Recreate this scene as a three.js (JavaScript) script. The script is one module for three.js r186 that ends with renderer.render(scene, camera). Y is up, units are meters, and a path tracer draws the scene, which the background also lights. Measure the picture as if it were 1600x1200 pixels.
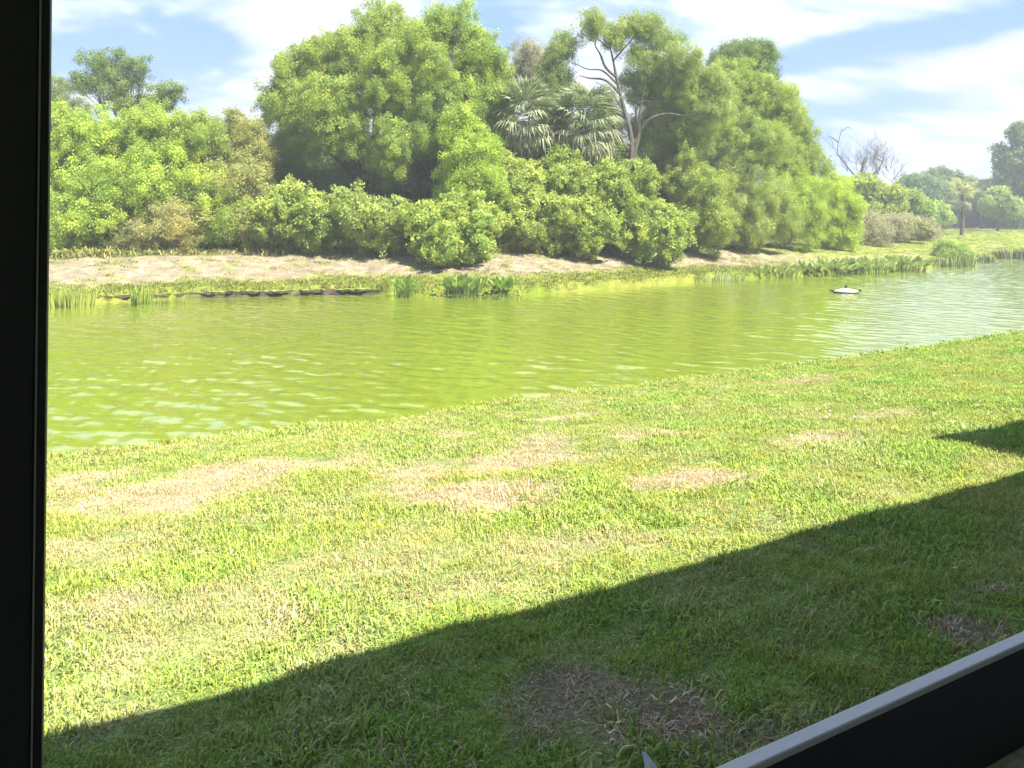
import * as THREE from 'three';
import { mergeGeometries } from 'three/addons/utils/BufferGeometryUtils.js';
import { RoundedBoxGeometry } from 'three/addons/geometries/RoundedBoxGeometry.js';
import { createNoise2D, createNoise3D } from 'simplex-noise';

// ---------------------------------------------------------------- camera, sun, sky, exposure
const V = (x, y, z) => new THREE.Vector3(x, y, z);
const scene = new THREE.Scene();
const EYE = 1.6, F = 1200, CY = 315, PITCH = THREE.MathUtils.degToRad(1.1);
const camera = new THREE.PerspectiveCamera(THREE.MathUtils.radToDeg(2 * Math.atan(600 / F)), 4 / 3, 0.05, 3000);
camera.position.set(0, EYE, 0);
camera.rotation.x = PITCH;
camera.setViewOffset(1600, 1200, 0, 600 - CY, 1600, 1200);   // level camera with the lens shifted down

const renderer = new THREE.WebGLRenderer({ antialias: true });
renderer.toneMapping = THREE.LinearToneMapping;
renderer.toneMappingExposure = 8.7;
renderer.shadowMap.enabled = true;

const ALONG = V(0.883, 0, -0.469), OUT = V(-0.469, 0, -0.883);     // along the porch screen, and out over the lawn
const SUN = V(0, 0.95, 0).addScaledVector(OUT, -0.54).addScaledVector(ALONG, 0.3).normalize();
const sun = new THREE.DirectionalLight(new THREE.Color(1, 0.95, 0.86), 2.0);
sun.position.copy(SUN).multiplyScalar(120).add(V(0, 0, -25));
sun.target.position.set(0, 0, -25); scene.add(sun.target);
sun.castShadow = true; sun.shadow.radius = 1; sun.shadow.mapSize.set(4096, 4096);
Object.assign(sun.shadow.camera, { left: -60, right: 60, top: 60, bottom: -60, near: 1, far: 320 });
scene.add(sun);

// seeded random numbers
function rngOf(seed) { let s = seed >>> 0; return () => { s = (s + 0x6d2b79f5) | 0; let t = Math.imul(s ^ (s >>> 15), 1 | s); t = (t + Math.imul(t ^ (t >>> 7), 61 | t)) ^ t; return ((t ^ (t >>> 14)) >>> 0) / 4294967296; }; }
const R0 = rngOf(11);
const n2 = createNoise2D(rngOf(5)), n3 = createNoise3D(rngOf(6));
const { clamp, smoothstep, lerp } = THREE.MathUtils;
const ss = (x, a, b) => smoothstep(x, a, b);
function fbm2(x, y, o = 4) { let s = 0, a = 1, t = 0; for (let i = 0; i < o; i++) { s += a * n2(x + i * 17.3, y - i * 9.1); t += a; a *= 0.5; x *= 2; y *= 2; } return s / t; }
function fbm3(x, y, z, o = 5) { let s = 0, a = 1, t = 0; for (let i = 0; i < o; i++) { s += a * n3(x + i * 7.3, y - i * 9.1, z + i * 3.7); t += a; a *= 0.52; x *= 2.03; y *= 2.03; z *= 2.03; } return s / t; }

const SKY_AT = [3.1, 7.7];
{ // sky: blue with drifting thin cloud, the same all round
  const blue = [[110, 15, 55, 22], [290, 80, 75, 36], [110, 105, 50, 18], [790, 38, 60, 24], [1330, 105, 150, 26], [1500, 88, 130, 20], [1310, 180, 110, 16], [1240, 235, 60, 30]].map(([px, py, w, h]) => [Math.atan((px - 800) / F), Math.atan((338 - py) / F), w / F, h / F]), rs = rngOf(64);   // clear windows between the clouds
  while (blue.length < 150) { const az = (rs() - 0.5) * 6.283, el = Math.asin(rs()); if (Math.abs(az) > 0.8 || el > 0.75) blue.push([az, el, 0.06 + 0.16 * rs(), 0.02 + 0.06 * rs() + el * 0.08]); }
  const W = 2048, H = 1024, data = new Float32Array(W * H * 4);
  for (let r = 0; r < H; r++) {
    const el = ((r + 0.5) / H - 0.5) * Math.PI, y = Math.sin(el), ce = Math.cos(el);
    for (let c = 0; c < W; c++) {
      const az = ((c + 0.5) / W - 0.5) * 2 * Math.PI, x = Math.cos(az) * ce, z = Math.sin(az) * ce;
      const up = Math.max(y, 0), h = Math.pow(1 - up, 5);
      let b = [lerp(0.041, 0.074, h), lerp(0.070, 0.099, h), lerp(0.124, 0.134, h)];
      const k = 1 / (up + 0.30);
      const px = x * k * 0.95, pz = z * k * 1.35;
      const wx = fbm3(px * 0.8 + 3, 1.7, pz * 0.8, 3) * 0.55, wz = fbm3(px * 0.8, 8.2, pz * 0.8 + 5, 3) * 0.35;
      const micro = fbm3(px * 8 + wx * 4, 9.5, pz * 13, 3);
      const d = fbm3(px * 0.62 + wx + SKY_AT[0], 3.1, pz * 0.8 + wz + SKY_AT[1], 6);
      const fine = fbm3(px * 3 + wx * 2, 5.5, pz * 5 + wz * 2, 4);
      const ea = az + Math.PI / 2, jx = wx * 0.16, jy = wz * 0.10; let hole = 0;
      if (y > 0) for (const [ba, be, bw, bh] of blue) { let da = ea - ba; if (da > Math.PI) da -= 2 * Math.PI; const u = (da + jx) * Math.cos(el) / bw, v = (el - be + jy) / bh, q = u * u + v * v; if (q < 6) hole += Math.exp(-q * 0.8); }
      let a = ss(d * 0.8 + 0.34 * fine + 0.22 * micro + 0.24 - 0.9 * Math.min(hole, 1.1), -0.42, 0.44);
      a = a * 0.96;
      const thick = ss(d + 0.34 * fine + 0.2 * micro, 0.02, 0.55), deck = (1 + 2 * up) / 1.36;   // cloud grows brighter overhead, as under any thin deck
      const w = [lerp(0.139, 0.098, thick), lerp(0.143, 0.104, thick), lerp(0.149, 0.116, thick)];
      const o = (r * W + c) * 4;
      for (let q = 0; q < 3; q++) data[o + q] = y > -0.02 ? lerp(b[q], w[q] * deck, a) : [0.1, 0.13, 0.06][q];
      data[o + 3] = 1;
    }
  }
  const t = new THREE.DataTexture(data, W, H, THREE.RGBAFormat, THREE.FloatType);
  t.mapping = THREE.EquirectangularReflectionMapping; t.magFilter = t.minFilter = THREE.LinearFilter; t.wrapS = THREE.RepeatWrapping; t.needsUpdate = true;
  scene.background = t; scene.environment = t;
}

// ---------------------------------------------------------------- helpers
const rowsOf = (px, py) => { const dx = (px - 800) / F, dy = -(py - CY) / F, c = Math.cos(PITCH), s = Math.sin(PITCH); return V(dx, dy * c + s, dy * s - c); };
const onPlane = (px, py, y) => { const d = rowsOf(px, py), t = (y - EYE) / d.y; return V(d.x * t, y, d.z * t); };            // where a measured sight line meets height y
const atDepth = (px, py, Z) => { const d = rowsOf(px, py), t = -Z / d.z; return V(d.x * t, EYE + d.y * t, -Z); };          // ... and where it is Z metres out
const used = new Map();
function numbered(n) { const k = used.get(n) ?? 0; used.set(n, k + 1); return k ? `${n}_${String(k).padStart(3, '0')}` : n; }
function tag(o, label, category, group, kind) { Object.assign(o.userData, { label, category }); if (group) o.userData.group = group; if (kind) o.userData.kind = kind; return o; }
function thing(name, label, category, pos, group) { const o = new THREE.Group(); o.name = numbered(name); if (pos) o.position.copy(pos); scene.add(o); return tag(o, label, category, group); }
function mesh(name, geo, mat, parent = scene) { const m = new THREE.Mesh(geo, mat); m.name = parent === scene ? numbered(name) : name; m.castShadow = m.receiveShadow = true; parent.add(m); return m; }
const lin = (r, g, b) => new THREE.Color().setRGB(r, g, b);

class Geo {   // collects triangles with colours
  constructor() { this.p = []; this.c = []; }
  tri(a, b, c, col) { this.p.push(a.x, a.y, a.z, b.x, b.y, b.z, c.x, c.y, c.z); for (let i = 0; i < 3; i++) this.c.push(col[0], col[1], col[2]); }
  quad(a, b, c, d, col) { this.tri(a, b, c, col); this.tri(a, c, d, col); }
  build(smooth = false) { const g = new THREE.BufferGeometry(); g.setAttribute('position', new THREE.Float32BufferAttribute(this.p, 3)); g.setAttribute('color', new THREE.Float32BufferAttribute(this.c, 3)); g.computeVertexNormals(); return g; }
}
function tube(points, radii, sides = 6, wob = 0) {   // a tapered limb through points
  const pos = [], idx = [], uv = []; let len = 0;
  for (let i = 0; i < points.length; i++) {
    const t = V(0, 0, 0).subVectors(points[Math.min(i + 1, points.length - 1)], points[Math.max(i - 1, 0)]).normalize();
    const a = Math.abs(t.y) > 0.9 ? V(1, 0, 0) : V(0, 1, 0), u = V(0, 0, 0).crossVectors(t, a).normalize(), w = V(0, 0, 0).crossVectors(t, u);
    if (i) len += points[i].distanceTo(points[i - 1]);
    for (let k = 0; k <= sides; k++) {
      const an = (k % sides) / sides * Math.PI * 2, r = radii[i] * (1 + wob * n3(points[i].x * 3 + Math.cos(an), points[i].y * 2, points[i].z * 3 + Math.sin(an)));
      const q = points[i].clone().addScaledVector(u, Math.cos(an) * r).addScaledVector(w, Math.sin(an) * r);
      pos.push(q.x, q.y, q.z); uv.push(k / sides * 0.4, len);
    }
    if (i) for (let k = 0; k < sides; k++) { const A = (i - 1) * (sides + 1) + k, B = A + sides + 1; idx.push(A, A + 1, B, A + 1, B + 1, B); }
  }
  const g = new THREE.BufferGeometry(); g.setAttribute('position', new THREE.Float32BufferAttribute(pos, 3)); g.setAttribute('uv', new THREE.Float32BufferAttribute(uv, 2)); g.setIndex(idx); g.computeVertexNormals(); return g;
}
function bend(a, b, seg, amt, rand) { // a wandering path between two points
  const out = [], L = a.distanceTo(b), o = V(rand() - 0.5, (rand() - 0.5) * 0.6, rand() - 0.5).multiplyScalar(amt * L * 2);
  for (let i = 0; i <= seg; i++) { const t = i / seg; const p = a.clone().lerp(b, t).addScaledVector(o, Math.sin(t * Math.PI)); if (i && i < seg) p.add(V(rand() - 0.5, rand() - 0.5, rand() - 0.5).multiplyScalar(L * amt * 0.5)); out.push(p); }
  return out;
}
function grainTexture(size, fn, rep = [1, 1], srgb = true) {
  const d = new Uint8Array(size * size * 4);
  for (let y = 0; y < size; y++) for (let x = 0; x < size; x++) { const c = fn(x / size, y / size), o = (y * size + x) * 4; for (let k = 0; k < 3; k++) d[o + k] = clamp(Math.round(c[k] * 255), 0, 255); d[o + 3] = 255; }
  const t = new THREE.DataTexture(d, size, size); t.magFilter = THREE.LinearFilter; t.wrapS = t.wrapT = THREE.RepeatWrapping; t.repeat.set(...rep); if (srgb) t.colorSpace = THREE.SRGBColorSpace; t.needsUpdate = true; return t;
}
const torus = (u, v, f, s = 0) => n3(Math.cos(u * 6.2832) * f + s, Math.sin(u * 6.2832) * f + Math.cos(v * 6.2832) * f * 0.8, Math.sin(v * 6.2832) * f + s);

// ---------------------------------------------------------------- the ground and the pond
const WATER = -1.0;
const NEAR = [[-22.5, -1.4], [-13.6, 3.2], [-4.8, 7.86], [-3.3, 8.5], [-1.26, 9.4], [0.9, 10.75], [3.5, 12.0], [6.2, 13.5], [10.9, 16.3], [17, 19.8], [26, 24.5], [45, 33], [95, 55]];
const FAR = [[95, 74], [60, 66], [44, 60], [35, 52.5], [30.4, 48], [23.6, 41.6], [18.5, 36.5], [14.1, 34.2], [9.5, 32.0], [6.6, 30.3], [3.7, 27.9], [0, 25.2], [-5.1, 25.6], [-9.6, 24.6], [-13.6, 22.6], [-20, 21], [-40, 16]];
const POND = [...NEAR.map(([x, z]) => [x, -z, 0]), ...FAR.map(([x, z]) => [x, -z, 1])];
function pond(x, z) {   // signed distance to the shore (negative in the water) and which shore is nearest (0 near, 1 far)
  let best = 1e9, side = 0, inside = false;
  for (let i = 0, j = POND.length - 1; i < POND.length; j = i++) {
    const [ax, az] = POND[j], [bx, bz] = POND[i];
    if ((az > z) !== (bz > z) && x < ((bx - ax) * (z - az)) / (bz - az) + ax) inside = !inside;
    const dx = bx - ax, dz = bz - az, t = clamp(((x - ax) * dx + (z - az) * dz) / (dx * dx + dz * dz), 0, 1), d = Math.hypot(x - ax - t * dx, z - az - t * dz);
    if (d < best) { best = d; side = POND[i][2] && POND[j][2] ? 1 : POND[i][2] || POND[j][2] ? (x < 0 ? (z < -10 ? 1 : 0) : (z < -60 ? 1 : 0)) : 0; }
  }
  best += 0.12 * n2(x * 0.9, z * 0.9) + 0.07 * n2(x * 3.1, z * 3.1) + 0.03 * n2(x * 8, z * 8);
  return [inside ? -best : best, side];
}
function heightAt(x, z, known) {
  const [sd, side] = known ?? pond(x, z);
  const bump = 0.03 * n2(x * 0.5, z * 0.5) + 0.012 * n2(x * 1.9, z * 1.9);
  if (side === 0) {
    if (sd < 0) return Math.max(-0.86 + sd * 1.6, -2.4);
    return -0.86 * Math.pow(clamp(1 - sd / 7.6, 0, 1), 1.3) + bump * ss(sd, 0, 1);
  }
  if (sd < 0) return Math.max(-0.93 + sd * 1.2, -2.4);
  const wide = 4.1 + clamp((x - 6) * 0.35, 0, 9), top = lerp(1.05, 0.8, ss(x, 6, 22));
  return -0.93 + 0.10 * ss(sd, 0, 0.1) + top * Math.pow(ss(sd, -wide * 0.25, wide), 1.1) * 0.98 - 0.0 + bump * 2 * ss(sd, 0.2, 2) + 0.25 * ss(sd, 8, 60) + 0.5 * ss(sd, 60, 300);
}
const wallDist = (x, z) => x * OUT.x + z * OUT.z;   // metres out from the eye, square to the porch screen
// worn and bare places on the lawn, measured on the photograph: centre and half size
const patches = [];
function patch(px, py, rx, ry, kind, s = 1) { const p = onPlane(px, py, -0.1); const q = onPlane(px, py, heightAt(p.x, p.z)), r = onPlane(px, py, heightAt(q.x, q.z)); const Z = -r.z; patches.push({ x: r.x, z: r.z, rx: rx * Z / F, rz: ry * Z * Z / (F * (EYE - r.y)), kind, s }); }
for (const a of [[260, 765, 170, 42, 'dry', 1], [390, 728, 130, 28, 'dry', 1], [120, 740, 70, 25, 'dry', 0.8], [740, 772, 120, 26, 'dry', 1], [650, 735, 60, 40, 'dry', 0.65], [800, 715, 120, 24, 'dry', 0.85], [860, 690, 55, 28, 'dry', 0.8], [870, 645, 45, 9, 'dry', 0.9], [720, 670, 40, 10, 'dry', 0.7],
  [1090, 748, 110, 22, 'dry', 0.95], [1000, 680, 60, 10, 'dry', 0.5], [1285, 684, 70, 9, 'dry', 0.95], [1400, 645, 70, 10, 'dry', 0.5], [1265, 588, 70, 7, 'dry', 0.7], [560, 710, 40, 14, 'dry', 0.6], [200, 850, 150, 40, 'dry', 0.38], [330, 980, 230, 70, 'dry', 0.34], [130, 960, 120, 70, 'dry', 0.35], [900, 850, 160, 40, 'dry', 0.3], [560, 900, 200, 60, 'dry', 0.28],
  [990, 1085, 150, 38, 'bare', 1], [1010, 1150, 175, 42, 'bare', 1], [880, 1120, 90, 42, 'bare', 0.9], [1130, 1165, 110, 26, 'bare', 0.85], [1505, 990, 62, 28, 'bare', 0.95], [1560, 925, 50, 18, 'bare', 0.55], [1428, 888, 22, 14, 'bare', 0.6], [640, 1194, 70, 16, 'bare', 0.7], [1390, 1075, 30, 16, 'bare', 0.4], [830, 1085, 40, 20, 'bare', 0.7]]) patch(...a);
function lawnState(x, z) {   // how dry and how bare the lawn is there
  let dry = 0, bare = 0;
  const w1 = 0.55 * fbm2(x * 1.5, z * 1.5, 4), w2 = 0.42 * n2(x * 5.5, z * 5.5);
  for (const p of patches) { const d = Math.hypot((x - p.x) / p.rx, (z - p.z) / p.rz); if (d > 1.9) continue; const a = p.s * (1 - ss(d + w1 + w2 * 0.9, 0.62, 1.15)); if (p.kind === 'dry') dry = Math.max(dry, a); else bare = Math.max(bare, a); }
  const right = ss(x, 1.5, 5.5);
  dry = clamp(dry + (0.20 * (1 - right) + 0.05) * ss(fbm2(x * 0.9 + 9, z * 0.9, 3), -0.1, 0.5) + 0.22 * (1 - right) * ss(n2(x * 2.7, z * 2.7 + 4), 0.2, 0.8), 0, 1);
  return [dry, bare];
}
function farBankState(x, z, sd) {   // dead grass strip above a green fringe
  const n = fbm2(x * 0.35, z * 0.6, 3), k = n2(x * 1.7, z * 2.6);
  const right = ss(x, 8, 20);
  const lo = lerp(0.8, 1.15, ss(x, -14, 0)) + 0.3 * n, hi = 3.55;
  let tan = ss(sd + 0.5 * n + 0.25 * k, lo - 0.3, lo + 0.5) * (1 - ss(sd + 0.5 * n, hi - 0.6, hi + 1.2));
  tan *= 1 - 0.75 * ss(fbm2(x * 0.45 + 60, z * 1.3, 4) + 0.25 * k, 0.18, 0.42); tan *= lerp(1, ss(n + 0.25, 0.15, 0.5) * 0.7, right);
  const mud = (1 - ss(sd + 0.08 * k, 0.02, 0.12)) * (ss(x, -10.4, -9.6) * (1 - ss(x, -5, -4)) * 0.95 + 0.25 * ss(k, 0, 0.5));
  return [clamp(tan, 0, 1), mud];
}
const GREEN = [0.105, 0.150, 0.022], STRAW = [0.46, 0.375, 0.23], SOIL = [0.25, 0.19, 0.125], TAN = [0.30, 0.247, 0.165], MUD = [0.075, 0.058, 0.042];
const mix3 = (a, b, t) => [lerp(a[0], b[0], t), lerp(a[1], b[1], t), lerp(a[2], b[2], t)];
function groundColour(x, z, k) {
  const [sd, side] = k;
  const v = 1 + 0.22 * n2(x * 2.2, z * 2.2) + 0.18 * n2(x * 7, z * 7);
  let c; const earth = mix3(mix3(TAN, [0.40, 0.33, 0.23], ss(fbm2(x * 0.7 + 30, z * 1.6, 4), -0.1, 0.5)), [0.20, 0.168, 0.115], 0.7 * ss(fbm2(x * 1.1, z * 3 + 50, 4), 0.08, 0.5));
  if (side === 0) { const [dry, bare] = lawnState(x, z); c = mix3(mix3([0.18, 0.26, 0.055], [0.37, 0.305, 0.19], dry), SOIL, bare); if (sd < 0.02) c = mix3(c, MUD, 0.7); }
  else {
    const [tan, mud] = farBankState(x, z, sd);
    const g = mix3([0.19, 0.25, 0.03], [0.27, 0.285, 0.05], ss(fbm2(x * 0.25, z * 0.25, 3), -0.3, 0.5));
    c = mix3(mix3(g, earth, tan), MUD, mud);
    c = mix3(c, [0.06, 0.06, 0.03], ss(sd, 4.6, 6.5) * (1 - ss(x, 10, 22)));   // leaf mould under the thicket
  }
  return c.map((q) => q * v);
}
function axis(list) { const out = []; for (const [a, b, step] of list) for (let v = a; v < b - 1e-6; v += step) out.push(v); out.push(list[list.length - 1][1]); return out; }
{
  const X = axis([[-1500, -200, 130], [-200, -40, 10], [-40, -17, 1.2], [-17, 17, 0.16], [17, 40, 0.4], [40, 110, 1.8], [110, 300, 19], [300, 1500, 150]]);
  const Z = axis([[-1500, -300, 150], [-300, -110, 14], [-110, -60, 1.4], [-60, -34, 0.45], [-34, -20, 0.16], [-20, -0.5, 0.14], [-0.5, 10, 1.5], [10, 100, 15], [100, 1500, 200]]);
  const pos = new Float32Array(X.length * Z.length * 3), col = new Float32Array(pos.length), uv = new Float32Array(X.length * Z.length * 2), idx = [];
  let i = 0;
  for (const z of Z) for (const x of X) {
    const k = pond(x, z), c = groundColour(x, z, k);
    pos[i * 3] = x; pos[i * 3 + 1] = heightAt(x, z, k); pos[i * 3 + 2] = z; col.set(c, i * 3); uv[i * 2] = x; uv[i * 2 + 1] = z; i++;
  }
  for (let r = 0; r + 1 < Z.length; r++) for (let c = 0; c + 1 < X.length; c++) { const a = r * X.length + c, b = a + X.length; idx.push(a, b, a + 1, a + 1, b, b + 1); }
  const g = new THREE.BufferGeometry(); g.setAttribute('position', new THREE.BufferAttribute(pos, 3)); g.setAttribute('color', new THREE.BufferAttribute(col, 3)); g.setAttribute('uv', new THREE.BufferAttribute(uv, 2)); g.setIndex(idx); g.computeVertexNormals();
  const grit = grainTexture(512, (u, v) => { const a = 0.86 + 0.12 * torus(u, v, 9, 1) + 0.12 * torus(u, v, 26, 3) + 0.1 * torus(u, v, 60, 5); return [a, a, a]; }, [1 / 1.7, 1 / 1.7]);
  const m = new THREE.MeshPhysicalMaterial({ vertexColors: true, map: grit, roughness: 1, specularIntensity: 0.2, bumpMap: grit, bumpScale: 0.015 });
  const o = mesh('ground', g, m); o.userData = { kind: 'structure', label: 'sloping lawn and pond banks reaching back under the trees' };
}
{ // the pond: a rippled sheet of green water
  const X = axis([[-40, -17, 1], [-17, 20, 0.095], [20, 45, 0.35], [45, 95, 2]]), Z = axis([[-75, -52, 1], [-52, -34, 0.3], [-34, -20, 0.12], [-20, -7, 0.075], [-7, 2, 1]]);
  const rand = rngOf(77), waves = [];
  for (let i = 0; i < 46; i++) { const L = 0.28 * Math.pow(3.6, rand()), a = Math.PI * 0.25 + (rand() + rand() - 1) * 1.0, k = 2 * Math.PI / L; waves.push([Math.cos(a) * k, -Math.sin(a) * k, rand() * 6.28, 0.0078 / Math.sqrt(46) * Math.pow(L, 0.9) * 2.3]); }
  const N = X.length * Z.length, pos = new Float32Array(N * 3), nor = new Float32Array(N * 3), uv = new Float32Array(N * 2), idx = [];
  let i = 0;
  for (const z of Z) for (const x of X) {
    let h = 0, sx = 0, sz = 0; const gust = 0.72 + 0.4 * n2(x * 0.13 + 3, z * 0.2) + 0.42 * Math.exp(-(((x + 5.5) / 4.5) ** 2) - ((z + 10.5) / 4.2) ** 2);   // a puff of wind by the left shore
    for (const [kx, kz, p, a] of waves) { const t = kx * x + kz * z + p; h += a * Math.sin(t); const d = a * Math.cos(t); sx += kx * d; sz += kz * d; }
    h *= gust; sx *= gust; sz *= gust;
    pos.set([x, WATER + h, z], i * 3); const l = Math.hypot(sx, 1, sz); nor.set([-sx / l, 1 / l, -sz / l], i * 3); uv.set([x / 5, z / 5], i * 2); i++;
  }
  for (let r = 0; r + 1 < Z.length; r++) for (let c = 0; c + 1 < X.length; c++) { const a = r * X.length + c, b = a + X.length; idx.push(a, b, a + 1, a + 1, b, b + 1); }
  const g = new THREE.BufferGeometry(); g.setAttribute('position', new THREE.BufferAttribute(pos, 3)); g.setAttribute('normal', new THREE.BufferAttribute(nor, 3)); g.setAttribute('uv', new THREE.BufferAttribute(uv, 2)); g.setIndex(idx);
  const S = 1024, hgt = new Float32Array(S * S * 4), ws = [], r2 = rngOf(123);   // fine ripples, 5 m to the tile
  for (let q = 0; q < 60; q++) { const a = Math.PI * 0.25 + (r2() + r2() - 1) * 1.25, k = 10 + 32 * r2() * r2(); const kx = Math.round(Math.cos(a) * k), kz = Math.round(-Math.sin(a) * k); ws.push([kx, kz, r2() * 6.28, 1 / Math.hypot(kx, kz)]); }
  for (let y = 0; y < S; y++) for (let x = 0; x < S; x++) { let h = 0; for (const [a, b, p, w] of ws) h += w * Math.sin((a * x + b * y) / S * 6.28318 + p); h = h * 0.28 + 0.5; hgt.fill(h, (y * S + x) * 4, (y * S + x) * 4 + 3); hgt[(y * S + x) * 4 + 3] = 1; }
  const t = new THREE.DataTexture(hgt, S, S, THREE.RGBAFormat, THREE.FloatType); t.magFilter = THREE.LinearFilter; t.wrapS = t.wrapT = THREE.RepeatWrapping; t.needsUpdate = true;
  const m = new THREE.MeshPhysicalMaterial({ color: lin(0.142, 0.182, 0.015), roughness: 0.08, ior: 1.7, clearcoat: 0.4, clearcoatRoughness: 0.1, bumpMap: t, bumpScale: 0.048 });
  const o = mesh('water', g, m); o.userData = { kind: 'structure', label: 'rippled green pond water between the lawn and the far bank' };
}

// ---------------------------------------------------------------- the porch the picture is taken from
const P = (out, along, y) => V(0, y, 0).addScaledVector(OUT, out).addScaledVector(ALONG, along);
const YAW = Math.atan2(-ALONG.z, ALONG.x);     // turns a box's x axis along the screen
function slab(name, out0, out1, al0, al1, y0, y1, mat, parent, bevel = 0.004) {
  const g = bevel ? new RoundedBoxGeometry(al1 - al0, y1 - y0, out1 - out0, 2, bevel) : new THREE.BoxGeometry(al1 - al0, y1 - y0, out1 - out0);
  const m = mesh(name, g, mat, parent); m.position.copy(P((out0 + out1) / 2, (al0 + al1) / 2, (y0 + y1) / 2)); m.rotation.y = YAW; return m;
}
const blackPaint = new THREE.MeshPhysicalMaterial({ color: lin(0.008, 0.012, 0.0145), roughness: 0.55, map: grainTexture(256, (u, v) => { const a = 0.6 + 0.12 * torus(u, v, 14, 2) + 0.1 * torus(u, v, 50, 2); return [a, a, a]; }, [1, 3]) });
const edgePaint = new THREE.MeshStandardMaterial({ color: lin(0.25, 0.26, 0.255), roughness: 0.6 });
const sillPaint = new THREE.MeshStandardMaterial({ color: lin(0.52, 0.525, 0.56), roughness: 0.5, map: grainTexture(256, (u, v) => { const a = 0.9 + 0.06 * torus(u, v, 6, 2) + 0.06 * torus(u, v, 40, 2); return [a, a, a]; }, [4, 1]) });
const stucco = new THREE.MeshStandardMaterial({ color: lin(0.70, 0.67, 0.62), roughness: 1 });
const ceilingPaint = new THREE.MeshStandardMaterial({ color: lin(0.8, 0.8, 0.78), roughness: 1 });
const concrete = new THREE.MeshStandardMaterial({ color: lin(0.46, 0.46, 0.48), roughness: 0.9, map: grainTexture(512, (u, v) => { const a = 0.82 + 0.14 * torus(u, v, 5, 4) + 0.1 * torus(u, v, 22, 4) + 0.12 * torus(u, v, 90, 1); return [a, a, a]; }) });
const shingle = new THREE.MeshStandardMaterial({ color: lin(0.16, 0.14, 0.12), roughness: 1 });
const IN = 1.264;
{
  const t = thing('porch_frame', 'black metal porch screen frame with upright post and low kick panel under a pale sill', 'porch frame', P(IN, 0, 0));
  const into = (m) => { m.position.sub(t.position); return m; };
  const edge = atDepth(75, 338, 1), s = IN / (edge.x * OUT.x + edge.z * OUT.z), al = (edge.x * ALONG.x + edge.z * ALONG.z) * s;   // the post's inner edge stands here along the screen
  into(slab('screen_post', IN, IN + 0.05, al - 0.16, al - 0.0135, 0.395, 2.44, blackPaint, t, 0.003));
  into(slab('spline_bead', IN - 0.004, IN + 0.012, al - 0.0129, al - 0.0114, 0.395, 2.44, edgePaint, t, 0.0006));
  into(slab('screen_track', IN + 0.002, IN + 0.040, al - 0.0108, al, 0.395, 2.44, blackPaint, t, 0.002));
  into(slab('kick_panel', IN, IN + 0.034, -3, 9, 0.102, 0.372, blackPaint, t, 0.003));
  into(slab('sill', IN - 0.002, IN + 0.036, -3, 9, 0.374, 0.393, sillPaint, t, 0.005));
  into(slab('head_beam', IN, IN + 0.05, -3, 9, 2.44, 2.55, blackPaint, t, 0.003));
}
const struct = (m, label) => { m.userData = { kind: 'structure', label }; return m; };
struct(slab('porch_floor', -2.0, IN + 0.075, -3, 9, -0.3, 0.10, concrete, scene), 'bare concrete porch floor inside the kick panel');
struct(slab('back_wall', -2.2, -2.003, -3, 9, 0.1, 2.55, stucco, scene, 0), 'stucco house wall behind the porch');
struct(slab('side_wall', -2.0, IN + 0.06, -3.2, -3.003, 0.1, 2.55, stucco, scene, 0), 'stucco wall closing one end of the porch');
struct(slab('end_wall', -2.0, IN + 0.06, 9.003, 9.2, 0.1, 2.55, stucco, scene, 0), 'stucco wall closing the other end of the porch');
const EAVE = 1.36;
struct(slab('porch_ceiling', -2.2, IN + 0.06, -3.2, 9.2, 2.553, 2.6, ceilingPaint, scene, 0), 'plain ceiling over the porch');
struct(slab('roof', -8, EAVE, -14, 9.2, 2.605, 2.72, shingle, scene, 0), 'roof whose eave shades the lawn beside the porch');
{ // the next unit stands further out: its roof corner shades the lawn at the right
  const tip = onPlane(1442, 686, -0.12), y = heightAt(tip.x, tip.z), g = onPlane(1442, 686, y), c = g.addScaledVector(SUN, (2.9 - y) / SUN.y);
  const o = c.x * OUT.x + c.z * OUT.z, a = c.x * ALONG.x + c.z * ALONG.z;
  struct(slab('neighbouring_roof', -8, o, a, a + 14, 2.78, 2.9, shingle, scene, 0), 'roof of the next unit further along the lawn');
  struct(slab('neighbouring_wall', -7.6, o - 0.5, a + 4.5, a + 13.5, -0.4, 2.777, stucco, scene, 0), 'stucco wall of the next unit');
}

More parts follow.
